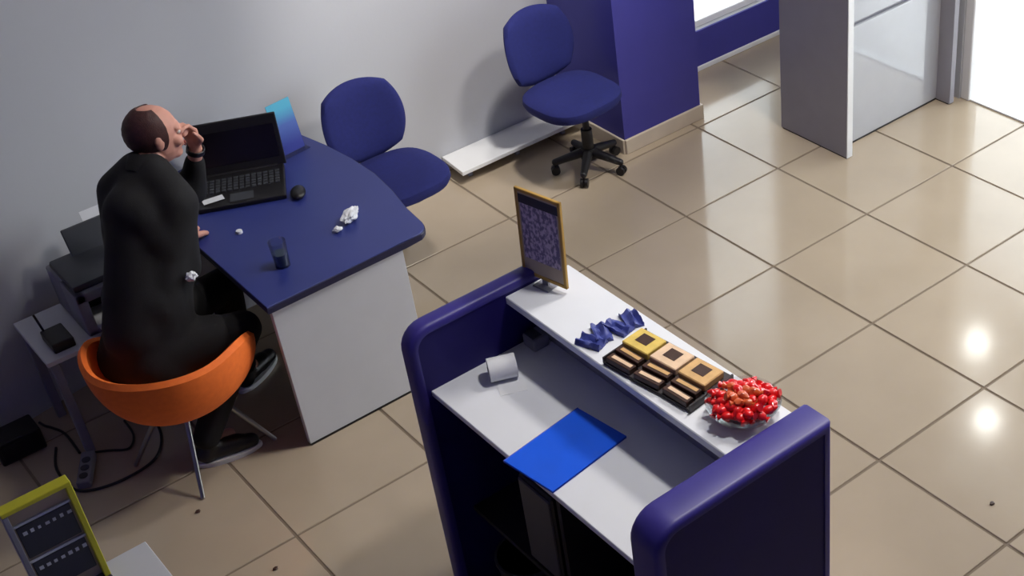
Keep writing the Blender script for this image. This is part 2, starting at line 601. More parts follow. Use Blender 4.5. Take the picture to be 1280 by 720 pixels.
# ---- tumbler, tissue, cap, slip
tg = thing('tumbler', 'clear drinking glass of murky water standing on the blue desk', 'glass', (-2.085, .0, DZ))
MB().lathe((-2.085, .0, DZ), [(.030, 0), (.036, .115), (.0335, .115), (.0275, .006), (.0005, .006)], 24).build('glass_wall', M['clear'], tg, True)
M['murk'] = mat('murky_water', rgb(70, 84, 92), 0.15)
MB().lathe((-2.085, .0, DZ), [(.027, .0065), (.0305, .06), (.0005, .06)], 24).build('water', M['murk'], tg, True)


def crumple(c, rx, ry, rz, seed, amp=.45, sub=4):
    b = bmesh.new()
    bmesh.ops.create_icosphere(b, subdivisions=sub, radius=1.0)
    for v in b.verts:
        n = mnoise.noise(v.co * 1.9 + V(seed, 0, 0)) * amp + abs(mnoise.noise(v.co * 4.2 + V(0, seed, 0))) * amp * .8
        v.co = v.co * (1 + n)
        v.co = V(v.co.x * rx, v.co.y * ry, v.co.z * rz)
    lo = min(v.co.z for v in b.verts)
    for v in b.verts:
        v.co += V(c) + V(0, 0, -lo)
    m = MB()
    m.bm.free()
    m.bm = b
    return m


ts = crumple((-1.715, .095, DZ), .055, .024, .018, 3.1).transform(rotz(R(35), (-1.715, .095, DZ)))
tag(ts.build('crumpled_tissue', M['paper'], None, True, (-1.715, .095, DZ)), 'crumpled white tissue in the middle of the blue desk', 'tissue')
t2 = crumple((-1.80, .055, DZ), .018, .014, .010, 8.4, sub=3)
tag(t2.build('crumpled_tissue', M['paper'], None, True, (-1.80, .055, DZ)), 'tiny scrap of white tissue next to the larger crumpled tissue', 'tissue')
tag(MB().tube((-2.10, .355, DZ), (-2.10, .355, DZ + .012), .014, .013, 16).build('bottle_cap', M['paper'], None, True, (-2.10, .355, DZ)),
    'small white bottle cap on the blue desk near the man', 'cap')
tag(MB().box(-.045, .045, -.02, .02, 0, .002, mtx=Matrix.Translation((-2.075, .64, DZ + .0262)) @ Matrix.Rotation(R(-10), 4, 'Z')).build('pale_slip', M['paper'], None, False, (-2.075, .64, DZ + .0262)),  # thin pale slab across the keys
    'narrow pale slip lying across the laptop keyboard', 'paper')


# ---- blue swivel chairs
def swivel_chair(label, c, rz, hub):
    ch = thing('swivel_chair', label, 'chair', c, 'blue swivel chairs along the wall')
    x, y, z = c
    # seat: a thick rounded cushion
    b = MB()
    prof = []
    n = 40

    def ring(sc, zz):
        out = []
        for i in range(n):
            a = 2 * math.pi * i / n
            ca, sa = math.cos(a), math.sin(a)
            e = 2 / 2.9
            out.append(V(x + sc * .235 * abs(ca) ** e * math.copysign(1, ca), y + sc * .225 * abs(sa) ** e * math.copysign(1, sa), zz))
        return out
    specs = [(.80, .410), (.95, .425), (1.0, .45), (.985, .475), (.90, .492), (.6, .498), (.2, .493)]
    rings = [[b.bm.verts.new(p) for p in ring(s_, z_)] for s_, z_ in specs]
    for A, B in zip(rings[:-1], rings[1:]):
        for i in range(n):
            b.bm.faces.new((A[i], A[(i + 1) % n], B[(i + 1) % n], B[i]))
    b.bm.faces.new(rings[0][::-1])
    b.bm.faces.new(rings[-1])
    b.build('seat', M['fabric'], ch, True)
    MB().lathe((x, y, 0), [(.15, .392), (.18, .40), (.19, .412), (.0005, .412)], 24).build('seat_pan', M['black_plastic'], ch, True)
    # backrest: rounded rectangle cushion, curved, leaning back
    bb = MB()
    nu, nv = 26, 22
    grid = []
    for side in (0, 1):
        gl = []
        for j in range(nv + 1):
            row = []
            for i in range(nu + 1):
                s = -1 + 2 * i / nu
                t = -1 + 2 * j / nv
                # squircle mapping
                ss = s * math.sqrt(max(0, 1 - t * t / 2.6))
                tt = t * math.sqrt(max(0, 1 - s * s / 2.6))
                px, pz = ss * .215, tt * .20
                edge = max(abs(s), abs(t))
                th = .034 * math.sqrt(max(0, 1 - edge ** 4)) + .004
                py = .055 * (ss * ss) * -1 + (-th if side == 0 else th)
                row.append(bb.bm.verts.new((px, py, pz)))
            gl.append(row)
        grid.append(gl)
    for side in (0, 1):
        for j in range(nv):
            for i in range(nu):
                q = grid[side]
                f = (q[j][i], q[j][i + 1], q[j + 1][i + 1], q[j + 1][i])
                bb.bm.faces.new(f if side == 0 else f[::-1])
    A, B = grid
    loop = [(0, i) for i in range(nu)] + [(j, nu) for j in range(nv)] + [(nv, i) for i in range(nu, 0, -1)] + [(j, 0) for j in range(nv, 0, -1)]
    for (j0, i0), (j1, i1) in zip(loop, loop[1:] + loop[:1]):
        bb.bm.faces.new((A[j0][i0], A[j1][i1], B[j1][i1], B[j0][i0]))
    bc = V(x, y + .27, .665)
    bb.transform(Matrix.Translation(bc) @ Matrix.Rotation(R(-10), 4, 'X'))
    bb.build('backrest', M['fabric'], ch, True)
    MB().path([V(x, y + .08, .40), V(x, y + .27, .41), V(x, y + .32, .47), V(x, y + .325, .66)], .016, 10).build('back_support', M['black_plastic'], ch, True)
    hx, hy_ = hub
    hc = V(hx, hy_, 0)
    MB().tube(hc + V(0, 0, .10), hc + V(0, 0, .24), .032, .030, 16).tube(hc + V(0, 0, .24), hc + V(0, 0, .40), .018, n=14).build('gas_column', M['black_plastic'], ch, True)
    MB().tube(hc + V(0, 0, .07), hc + V(0, 0, .13), .045, .04, 16).build('base_hub', M['black_plastic'], ch, True)
    for k in range(5):
        a = R(k * 72 - 68)
        d = V(math.cos(a), math.sin(a), 0)
        lg = MB().cap(hc + V(0, 0, .105) + d * .03, .026, hc + V(0, 0, .072) + d * .185, .018, 10).build('leg', M['black_plastic'], ch, True)
        p = hc + d * .187
        sd = V(-d.y, d.x, 0)
        cb = MB()
        cb.tube(p + V(0, 0, .024) - sd * .020, p + V(0, 0, .024) - sd * .004, .024, n=14)
        cb.tube(p + V(0, 0, .024) + sd * .004, p + V(0, 0, .024) + sd * .020, .024, n=14)
        cb.tube(p + V(0, 0, .024), p + V(0, 0, .072), .007, n=8)
        cb.build('caster', M['black_plastic'], lg, True)
    ch.rotation_euler = (0, 0, rz)
    return ch


swivel_chair('blue fabric swivel chair partly hidden behind the rounded corner of the blue desk', (-1.185, .69, 0), R(0), (-1.37, .80))
swivel_chair('blue fabric swivel chair on a black star base beside the blue pillar', (-.115, .72, 0), R(3), (-.045, .725))

# ---- low white ledge along the wall
lg = thing('ledge', 'low white board ledge just above the floor along the wall between two blue chairs', 'ledge', (-.28, YB - .1, 0))
MB().prism([(-.625, 1.075), (.16, 1.075), (.16, YB - .002), (-.61, YB - .002)], .062, .085, bev=.003).build('board', M['white_trim'], lg)
for x in (-.54, -.23, .08):
    MB().box(x - .012, x + .012, 1.14, wall_y(x) - .004, 0, .062).build('bracket', M['mid_grey'], lg)

# ---- white reception desk in the back by the window
wd = thing('reception_desk', 'tall white reception desk with an end panel toned grey for shade near the glazed front', 'desk', (1.4, .1, 0))
MB().box(.955, .992, -.195, .30, 0.006, 1.06, bev=.002).build('end_panel', M['grey_lam'], wd)  # white end panel; the shade on its side is put into the grey
MB().box(.954, .993, -.202, -.196, 0.006, 1.06).build('edge_strip', M['white_trim'], wd)
MB().box(1.765, 1.802, -.202, .30, 0.006, 1.06, bev=.002).build('end_panel', M['grey_lam'], wd)
MB().box(.992, 1.765, -.105, -.085, .012, .675, bev=.002).build('front_panel', M['white_gloss'], wd)
MB().box(.992, 1.765, -.105, -.085, .70, 1.02, bev=.002).build('front_panel', M['white_gloss'], wd)
MB().box(.992, 1.765, -.085, .29, .665, .70, bev=.002).build('inner_shelf', M['grey_lam'], wd)
MB().box(.94, 1.815, -.23, .31, 1.06, 1.09, bev=.003).build('worktop', M['white_lam'], wd)
MB().box(.957, .990, -.19, .29, 0, .006).box(1.767, 1.800, -.19, .29, 0, .006).box(.992, 1.765, -.102, -.088, 0, .012).build('plinth', M['black_plastic'], wd)

# ---- service counter
CX0, CX1 = -2.26, -1.625
CZ, SHZ, WZ = 1.221, 1.188, 0.981
LY1, LY0 = -1.338, -1.399
RY1, RY0 = -2.502, -2.615
ctr = thing('service_counter', 'white two-level service counter between thick blue side panels with rounded edges', 'counter', (-1.94, -1.97, 0))


def side_panel(y0, y1, CX1):
    p = []
    rr = .075
    for k in range(7):
        a = R(180 - k * 15)
        p.append((CX0 + rr + rr * math.cos(a), CZ - rr + rr * math.sin(a)))
    p += [(CX1, CZ), (CX1, 0), (CX0, 0)]
    pn_ = MB().prism_xz(p, y0, y1, bev=.004, seg=1).build('side_panel', M['panel_blue_shaded'], ctr, True)
    eb = MB()
    ring = []
    P = [(CX1, .0)] + [(CX1, CZ)] + p[:7][::-1] + [(CX0, 0)]
    # added lighter strip for light on the outer edge; wraps over both faces, rounded shoulders
    def off(k, d):
        x, z = P[k]
        if k == 0:
            return (x + d, z)
        if k == 1:
            return (x + d, z + d)
        if k == len(P) - 1:
            return (x - d, z)
        cx_, cz_ = CX0 + rr, CZ - rr
        n_ = math.hypot(x - cx_, z - cz_)
        return (x + (x - cx_) / n_ * d, z + (z - cz_) / n_ * d)
    prof = [(-.020, -.003), (-.002, -.003), (.007, .004), (.010, .014)]
    th = y1 - y0
    sec = [(d, y0 + y) for d, y in prof] + [(d, y1 - y) for d, y in prof[::-1]]
    for k in range(len(P)):
        ring.append([eb.bm.verts.new((off(k, d)[0], y, off(k, d)[1])) for d, y in sec])
    for A, B in zip(ring[:-1], ring[1:]):
        for i in range(len(sec)):
            j = (i + 1) % len(sec)
            eb.bm.faces.new((A[i], A[j], B[j], B[i]))
    eb.bm.faces.new(ring[0])
    eb.bm.faces.new(ring[-1][::-1])
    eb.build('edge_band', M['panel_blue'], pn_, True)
    return pn_


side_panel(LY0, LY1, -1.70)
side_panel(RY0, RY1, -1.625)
MB().box(-2.223, CX1 - .045, RY1 - .003, LY0 + .003, WZ - .022, WZ, bev=.002).build('work_surface', M['shelf'], ctr)
MB().box(-1.893, CX1 - .008, RY1 - .003, LY0 + .003, SHZ - .03, SHZ, bev=.003).build('display_shelf', M['shelf'], ctr)
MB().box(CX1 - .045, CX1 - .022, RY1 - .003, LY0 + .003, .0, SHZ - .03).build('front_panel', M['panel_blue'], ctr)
MB().box(-1.785, -1.765, RY1, LY0, WZ, SHZ - .03).build('shelf_riser', M['grey_lam'], ctr)
MB().box(-2.20, -2.185, RY1, LY0, WZ - .05, WZ - .022).build('apron', M['grey_lam'], ctr)
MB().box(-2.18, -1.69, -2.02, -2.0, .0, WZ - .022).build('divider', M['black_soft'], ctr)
MB().box(CX1 - .055, CX1 - .045, RY1, LY0, .0, WZ - .022).build('dark_recess_sheet', M['black_soft'], ctr)  # black sheet added to make the recess read black
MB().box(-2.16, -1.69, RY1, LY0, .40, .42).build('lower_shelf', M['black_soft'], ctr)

pc = thing('computer_tower', 'dark computer case under the white work surface of the service counter', 'computer', (-2.0, -1.82, .421))
MB().box(-2.15, -1.75, -1.92, -1.74, .421, .80, bev=.006).build('case', M['black_plastic'], pc)
MB().box(-2.158, -2.148, -1.915, -1.745, .431, .79, bev=.004).build('front_bezel', M['dark_grey'], pc)
bn = thing('waste_bin', 'small dark waste bin on the floor in the black recess of the service counter', 'bin', (-2.08, -1.58, 0))
MB().lathe((-2.08, -1.58, 0), [(.09, 0), (.115, .26), (.111, .26), (.086, .006), (.0005, .006)], 24).build('bucket', M['black_plastic'], bn, True)
MB().lathe((-2.08, -1.58, 0), [(.113, .252), (.119, .252), (.119, .266), (.110, .266)], 24, close=True).build('rim', M['dark_grey'], bn, True)

# folder on the work surface
fo = thing('folder', 'bright blue document folder lying on the white work surface', 'folder', (-2.08, -1.94, WZ))
fm = Matrix.Translation((-2.081, -1.940, WZ)) @ Matrix.Rotation(R(7), 4, 'Z')
MB().box(-.158, .158, -.108, .108, .0, .004, bev=.0015, mtx=fm).build('back_cover', M['folder_edge'], fo)
MB().box(-.152, .152, -.102, .102, .004, .0055, mtx=fm).build('sheet', M['paper'], fo)
MB().box(-.158, .158, -.108, .108, .0055, .009, bev=.0015, mtx=fm).build('front_cover', M['folder'], fo)
MB().tube(fm @ V(-.158, .108, .0045), fm @ V(.158, .108, .0045), .0045, n=8).build('spine', M['folder_edge'], fo)

# paper roll and a small grey box
pr = thing('paper_roll', 'white till paper roll lying on the work surface by the dark blue panel', 'paper roll', (-2.01, -1.50, WZ))
a0, a1 = V(-2.053, -1.489, WZ + .040), V(-1.969, -1.526, WZ + .040)
MB().tube(a0, a1, .040, n=28).build('roll', M['paper'], pr, True)
dd = (a1 - a0).normalized()
MB().tube(a0 - dd * .002, a0 + dd * .002, .014, n=16).build('core', M['mid_grey'], pr, True)
MB().box(-.045, .045, -.06, .0, 0, .0012, mtx=Matrix.Translation((-2.01, -1.545, WZ)) @ Matrix.Rotation(R(-24), 4, 'Z')).build('loose_end', M['paper'], pr)
gb = thing('card_reader', 'small grey card reader in the shade under the display shelf', 'card reader', (-1.83, -1.445, WZ))
MB().box(-1.865, -1.799, -1.479, -1.413, WZ, WZ + .05, bev=.008, seg=2).build('body', M['mid_grey'], gb)
MB().box(-1.860, -1.822, -1.472, -1.420, WZ + .05, WZ + .053).build('display', M['dark_grey'], gb)

# ---- framed sign on the display shelf
sg = thing('sign_holder', 'upright yellow-edged sign of printed rows standing on the display shelf', 'sign', (-1.76, -1.443, SHZ))
sa = math.atan2(-.197, .042)
sm = Matrix.Translation((-1.759, -1.4434, SHZ + .022)) @ Matrix.Rotation(sa, 4, 'Z') @ Matrix.Rotation(R(-3), 4, 'X')
SWd, SHt = .196, .322
b = MB()
fwid = .013
b.box(-SWd / 2, -SWd / 2 + fwid, -.006, .006, 0, SHt, bev=.002, mtx=sm)
b.box(SWd / 2 - fwid, SWd / 2, -.006, .006, 0, SHt, bev=.002, mtx=sm)
b.box(-SWd / 2, SWd / 2, -.006, .006, 0, fwid, bev=.002, mtx=sm)
b.box(-SWd / 2, SWd / 2, -.006, .006, SHt - fwid, SHt, bev=.002, mtx=sm)
b.build('frame', M['sign_yellow'], sg)
MB().box(-SWd / 2 + .004, SWd / 2 - .004, -.003, .003, .004, SHt - .004, mtx=sm).build('page', M['sign_beige'], sg)
MB().box(-SWd / 2 + .020, SWd / 2 - .020, -.0036, .0036, .065, SHt - .052, mtx=sm).build('printed_rows', M['page'], sg)
MB().box(-SWd / 2 + .014, SWd / 2 - .014, -.0038, .0038, SHt - .052, SHt - .020, mtx=sm).build('header_band', M['sign_dark'], sg)
MB().box(-.035, .035, -.03, .03, -.022, -.017, bev=.002, mtx=sm).box(-.012, .012, -.004, .004, -.018, .004, mtx=sm).build('foot', M['mid_grey'], sg)

# ---- blue leaflets heaped across the shelf
spots = [(-1.846, -1.799, 20, 'nearest the white work surface'), (-1.793, -1.785, -25, 'second from the work surface edge'),
         (-1.740, -1.801, 12, 'third from the work surface edge'), (-1.683, -1.796, -18, 'beside the outer edge of the shelf')]
for k, (x, y, a, w) in enumerate(spots):
    m = MB()
    n = 9
    vs = [[m.bm.verts.new((-.027 + .054 * i / n, -.045 + .09 * j / n,
                           .012 + .012 * mnoise.noise(V(i * .5, j * .5, k * 3.3)) + .006 * math.sin(i * 1.1 + k))) for i in range(n + 1)] for j in range(n + 1)]
    for j in range(n):
        for i in range(n):
            m.bm.faces.new((vs[j][i], vs[j][i + 1], vs[j + 1][i + 1], vs[j + 1][i]))
    ext = bmesh.ops.extrude_face_region(m.bm, geom=m.bm.faces[:])
    vv = [q for q in ext['geom'] if isinstance(q, bmesh.types.BMVert)]
    for q in vv:
        q.co.z = max(0.0, q.co.z - .016)
    m.transform(Matrix.Translation((x, y, SHZ + .0005)) @ Matrix.Rotation(R(a), 4, 'Z'))
    tag(m.build('leaflet_packet', M['leaf_blue'], None, True, (x, y, SHZ)), 'crumpled blue leaflet packet on the display shelf, ' + ['nearest the white work surface', 'second out from the work surface', 'third out from the work surface', 'next to the outer shelf edge'][k],
        'leaflet', 'blue leaflet packets on the display shelf')

# ---- tiered rack with tan boxes and dark packets
RKY0, RKY1 = -2.268, -1.903
rk = thing('display_rack', 'low tiered black display rack of tan and dark packets on the shelf', 'rack', (-1.76, -2.09, SHZ))
MB().box(-1.856, -1.667, RKY0, RKY1, SHZ, SHZ + .008, bev=.002).build('base', M['rack'], rk)
tiers = [(-1.854, -1.817, .012), (-1.817, -1.780, .018), (-1.780, -1.669, .024)]
for x0, x1, hh in tiers:
    MB().box(x0, x1, RKY0 + .002, RKY1 - .002, SHZ + .008, SHZ + hh).build('tier', M['rack'], rk)
for y in (RKY0, RKY1 - .005):
    MB().box(-1.856, -1.667, y, y + .005, SHZ + .008, SHZ + .030).build('side_cheek', M['rack'], rk)
pw = (RKY1 - RKY0 - .012) / 3
nm = ['at the sign end of the rack', 'in the middle of the rack', 'beside the red bowl']
for k in range(3):
    y1 = RKY1 - .007 - k * pw
    y0 = y1 - pw + .010
    col = M[['yellow_tan', 'pale_tan', 'tan'][k]]
    z0 = SHZ + .024
    t = thing('card_box', ['yellowish', 'pale pink-tan', 'tan'][k] + ' box with a dark square on top, ' + nm[k], 'box',
              (-1.725, (y0 + y1) / 2, z0), 'tan boxes on the top tier of the rack')
    MB().box(-1.778, -1.690, y0, y1, z0, z0 + .026, bev=.003).build('carton', col, t)
    MB().box(-1.750, -1.708, y0 + .030, y1 - .030, z0 + .026, z0 + .0275).build('window', M['brown'], t)
    for r_, (x0, x1, hh) in enumerate(tiers[:2]):
        zz = SHZ + hh
        jit = random.uniform(-.05, .05)
        t = thing('packet', 'dark brown packet, ' + ['lowest tier, ', 'middle tier, '][r_] + nm[k], 'packet',
                  ((x0 + x1) / 2, (y0 + y1) / 2, zz), 'dark packets on the lower tiers of the rack')
        pm = Matrix.Translation(((x0 + x1) / 2, (y0 + y1) / 2, zz)) @ Matrix.Rotation(jit, 4, 'Z') @ Matrix.Diagonal((.80, 1, 1, 1))
        MB().box(-.019, .019, -pw / 2 + .008, pw / 2 - .008, 0, .020, bev=.002, mtx=pm).build('wrapper', M['brown'], t)
        MB().box(-.006, .010, -pw / 2 + .014, pw / 2 - .022, .020, .0215, mtx=pm).build('pale_strip', M[['pale_tan', 'tan'][r_]], t)

RKC, RKA = V(-1.765, -2.085, 0), R(6)
for o in [q for q in COL.objects if q.parent is None and q.name.split('.')[0] in ('display_rack', 'card_box', 'packet')]:
    d = o.location - RKC
    z_ = o.location.z
    o.location = RKC + V(-.012, .004, 0) + Matrix.Rotation(RKA, 3, 'Z') @ V(d.x, d.y, 0)
    o.location.z = z_
    o.rotation_euler.z = RKA

# ---- glass bowl heaped with red sweets
BC = V(-1.742, -2.385, SHZ)
bw = thing('candy_bowl', 'clear glass bowl heaped with red sweets at the end of the shelf', 'bowl', BC)
MB().lathe(BC, [(.045, 0), (.060, .004), (.088, .020), (.106, .048), (.111, .058), (.107, .058), (.084, .024), (.058, .008), (.0005, .007)], 40).build('glass_bowl', M['clear'], bw, True)


def candy_meshes():
    out = []
    for k in range(3):
        m = MB()
        b_ = bmesh.new()
        m.bm.free()
        m.bm = b_
        bmesh.ops.create_icosphere(b_, subdivisions=2, radius=1.0)
        for v in b_.verts:
            n = mnoise.noise(v.co * 2.2 + V(k * 7, 0, 0)) * .22
            v.co = V(v.co.x * .0185, v.co.y * .0145, v.co.z * .0130) * (1 + n)
        # twisted wrapper ends
        for sx in (-1, 1):
            m.tube((sx * .014, 0, 0), (sx * .027, 0, 0), .003 if sx > 0 else .011, .011 if sx > 0 else .003, 8)
        out.append(m.mesh('candy', M['candy_amber'] if k == 2 else M['candy'], None, True))
    return out


cms = candy_meshes()
placed = []
cnt = 0
for attempt in range(9000):
    a, r_ = random.uniform(0, 2 * math.pi), .094 * math.sqrt(random.random())
    x, y = r_ * math.cos(a), r_ * math.sin(a)
    bowl_z = .026 + .045 * (r_ / .10) ** 2
    z = bowl_z
    for px, py, pz in placed:
        d2 = (px - x) ** 2 + (py - y) ** 2
        if d2 < .024 ** 2:
            z = max(z, pz + math.sqrt(max(0, .021 ** 2 - d2 * .76)))
    top = .088 - .035 * (r_ / .10) ** 2
    if z > top:
        continue
    placed.append((x, y, z))
    amber = random.random() < (.45 if (r_ < .05) else .05)
    o = D.objects.new('candy', cms[2] if amber else cms[random.choice((0, 1))])
    COL.objects.link(o)
    o.location = BC + V(x, y, z)
    o.rotation_euler = (random.uniform(-.6, .6), random.uniform(-.5, .5), random.uniform(0, 6.28))
    tag(o, 'amber wrapped sweet among the red ones in the glass bowl' if amber else 'red wrapped sweet heaped in the glass bowl on the display shelf', 'sweet',
        'amber sweets in the bowl' if amber else 'red sweets in the bowl')
    cnt += 1
    if cnt >= 130:
        break

# ---- near white desk with the yellow-framed rate board
nd = thing('side_desk', 'plain white desk corner beside the yellow-framed board', 'desk', (-3.75, -1.7, 0))
MB().box(-4.40, -3.160, -2.30, -1.115, .722, .75, bev=.002).build('desktop', M['white_lam'], nd)
for x, y in ((-3.23, -1.175), (-3.23, -2.24), (-4.34, -1.175), (-4.34, -2.24)):
    MB().box(x - .025, x + .025, y - .025, y + .025, 0, .722, bev=.003).build('leg', M['mid_grey'], nd)

yb = thing('rate_board', 'yellow-framed board of dark panels with pale dashes on the near white desk', 'sign', (-3.40, -1.16, .75))
BX0, BX1, BY, BZ0, BZ1 = -3.505, -3.300, -1.165, .755, 1.155
b = MB()
b.box(BX0, BX0 + .016, BY - .03, BY + .012, BZ0, BZ1 - .0165, bev=.002)
b.build('frame_side', M['mid_grey'], yb)
b = MB()
b.box(BX1 - .018, BX1, BY - .03, BY + .012, BZ0, BZ1 - .0165, bev=.002)
b.build('frame_side', M['sign_lime'], yb)
MB().box(BX0, BX1, BY - .03, BY + .012, BZ1 - .016, BZ1, bev=.002).build('frame_top', M['sign_lime'], yb)
MB().box(BX0, BX1, BY - .04, BY + .022, .75, BZ0 + .012, bev=.002).build('base', M['dark_grey'], yb)
MB().box(BX0 + .012, BX1 - .014, BY - .004, BY + .004, BZ0 + .01, BZ1 - .012).build('backing', M['sign_beige'], yb)
for k in range(2):
    z1 = BZ1 - .085 - k * .142
    MB().box(BX0 + .022, BX1 - .024, BY - .010, BY - .004, max(BZ0 + .015, z1 - .122), z1, bev=.002).build('dark_panel', M['sign_dark'], yb)
    MB().box(BX0 + .016, BX1 - .018, BY - .010, BY - .004, z1 + .003, z1 + .011).build('pale_rail', M['sign_white'], yb)
    ds = MB()
    for q in range(7):
        x = BX0 + .034 + q * .022
        ds.box(x, x + random.uniform(.008, .016), BY - .0112, BY - .010, z1 - .034, z1 - .024 + random.uniform(0, .004))
    dsh = ds.build('dashes', M['sign_white'], yb)
    dsh['kind'] = 'stuff'

# ---- printer table, printer, and what is around it
pt = thing('printer_table', 'low white table carrying the grey printer against the wall', 'table', (-2.72, .82, 0))
MB().box(-2.985, -2.42, .415, .80, .478, .50, bev=.002).build('tabletop', M['white_lam'], pt)
for x, y in ((-2.955, .445), (-2.45, .445), (-2.955, .77), (-2.45, .77)):
    MB().box(x - .018, x + .018, y - .018, y + .018, 0, .478, bev=.003).build('leg', M['mid_grey'], pt)

PRX0, PRX1, PRY0, PRY1 = -2.785, -2.42, .46, .79
pn = thing('printer', 'grey multifunction printer with an open output slot on the low white table', 'printer', (-2.6, .68, .5))
b = MB()
b.box(PRX0, PRX1, PRY0 + .16, PRY1, .50, .70, bev=.01, seg=2)
b.box(PRX0, PRX0 + .045, PRY0, PRY0 + .17, .50, .70, bev=.008, seg=2)
b.box(PRX1 - .045, PRX1, PRY0, PRY0 + .17, .50, .70, bev=.008, seg=2)
b.box(PRX0, PRX1, PRY0, PRY0 + .17, .655, .70, bev=.008, seg=2)
b.box(PRX0, PRX1, PRY0, PRY0 + .17, .50, .525, bev=.008, seg=2)
b.build('body', M['mid_grey'], pn, True)
MB().box(PRX0 + .01, PRX1 - .01, PRY0 + .02, PRY1 - .04, .70, .735, bev=.012, seg=2).build('scanner_lid', M['dark_grey'], pn, True)
MB().box(PRX0 + .045, PRX1 - .045, PRY0 + .155, PRY0 + .165, .525, .655).build('output_slot', M['black_soft'], pn)
MB().box(PRX0 + .047, PRX1 - .047, PRY0 - .035, PRY0 + .15, .527, .537, bev=.003).build('output_tray', M['white_lam'], pn)
ptm = Matrix.Translation((-2.585, PRY1 - .09, .70)) @ Matrix.Rotation(R(-20), 4, 'X')
MB().box(-.10, .10, -.006, .006, .0, .15, bev=.004, mtx=ptm).build('feed_tray', M['dark_grey'], pn)
tag(MB().box(.0, .09, .0065, .0085, .02, .19, mtx=ptm).build('paper_sheet', M['paper'], None, False, (-2.585, .76, .70)),
    'white sheet of paper standing in the printer feed tray', 'paper')
rt_ = thing('router', 'small black device on the low table beside the grey printer', 'router', (-2.88, .52, .5))
MB().box(-2.935, -2.845, .45, .59, .50, .545, bev=.006, seg=2).build('case', M['black_plastic'], rt_)
MB().tube((-2.92, .58, .54), (-2.93, .60, .62), .005, n=8).build('antenna', M['black_plastic'], rt_, True)

ad = thing('power_strip', 'pale grey power strip on the floor tiles below the printer table', 'power strip', (-3.02, .31, 0))
pm_ = Matrix.Translation((-3.02, .312, 0)) @ Matrix.Rotation(R(62), 4, 'Z')
MB().box(-.10, .10, -.028, .028, 0, .038, bev=.006, seg=2, mtx=pm_).build('housing', M['mid_grey'], ad)
for k in range(3):
    q = pm_ @ V(-.06 + k * .05, 0, .038)
    MB().tube(q, q + V(0, 0, .003), .018, n=14).build('socket', M['dark_grey'], ad, True)
sub = thing('speaker_box', 'black box on the floor in the dark corner beside the power strip', 'box', (-3.17, .66, 0))
MB().box(-3.27, -3.08, .60, .73, 0, .11, bev=.008, seg=2).build('case', M['black_plastic'], sub)
MB().box(-3.255, -3.095, .592, .602, .012, .098, bev=.003).build('front_grille', M['black_soft'], sub)


def cable(pts, label, r=.006):
    P = [V(p) for p in pts]
    out = []
    for i in range(len(P) - 1):
        p0, p1, p2, p3 = P[max(0, i - 1)], P[i], P[i + 1], P[min(len(P) - 1, i + 2)]
        for k in range(6):
            t = k / 6
            out.append(.5 * ((2 * p1) + (p2 - p0) * t + (2 * p0 - 5 * p1 + 4 * p2 - p3) * t * t + (3 * p1 - p0 - 3 * p2 + p3) * t ** 3))
    out.append(P[-1])
    o = MB().path(out, r, 8).build('cable', M['black_plastic'], None, True, P[0])
    return tag(o, label, 'cable', 'black cables under the printer table')


cable([(-3.06, .56, .006), (-3.11, .42, .006), (-3.10, .24, .006), (-3.00, .17, .006), (-2.86, .16, .006), (-2.76, .20, .006), (-2.69, .32, .006), (-2.66, .50, .006)],
      'black cable looping on the tiles in front of the power strip')
cable([(-2.955, .395, .02), (-2.90, .38, .006), (-2.83, .33, .006), (-2.78, .40, .006), (-2.77, .52, .006)],
      'short black cable trailing from the power strip towards the orange chair', .005)
cable([(-3.05, .78, .006), (-3.04, .74, .006), (-3.02, .70, .006), (-2.995, .62, .006), (-3.0, .435, .02)],
      'black cable running from the wall to the power strip', .006)
for k, (x, y, l) in enumerate(((-.515, -2.388, 'small dark crumb on the open tiles beyond the counter'), (-2.784, -.24, 'small dark crumb on the tiles in front of the orange chair'),
                               (-2.704, -.745, 'dark crumb on the tiles near the lower edge of the picture'))):
    tag(crumple((x, y, 0), .010, .008, .004, k * 2.3, sub=2).build('speck', M['brown'], None, True, (x, y, 0)), l, 'speck')  # small dark lumps on the tiles

# ---- orange tub chair
OC = V(-2.60, .07, 0)
oc = thing('tub_chair', 'orange upholstered tub chair on slim metal legs behind the blue desk', 'chair', OC)
FA = R(48)     # facing


def shell_pt(a, t, inset):
    # a: angle round the shell (0 = front), t: 0 bottom centre .. 1 rim
    back = (1 - math.cos(a)) / 2
    rim_r = .335 + .02 * math.cos(2 * a)
    wing = math.exp(-((abs(a) - R(95)) / R(30)) ** 2)
    rim_z = .43 + .20 * back ** 0.9 + .06 * wing
    rim_r += .015 * wing
    # profile: flat pan then curls up
    r = rim_r * (math.sin(t * math.pi / 2)) ** .72
    z = .315 + (rim_z - .315) * (1 - math.cos(t * math.pi / 2)) ** 1.15
    d = V(math.cos(FA + a), math.sin(FA + a), 0)
    rad = V(d.x * r, d.y * r, z)
    n = V(-d.x * math.sin(t * math.pi / 2), -d.y * math.sin(t * math.pi / 2), math.cos(t * math.pi / 2) + .15).normalized()
    return OC + rad + n * inset


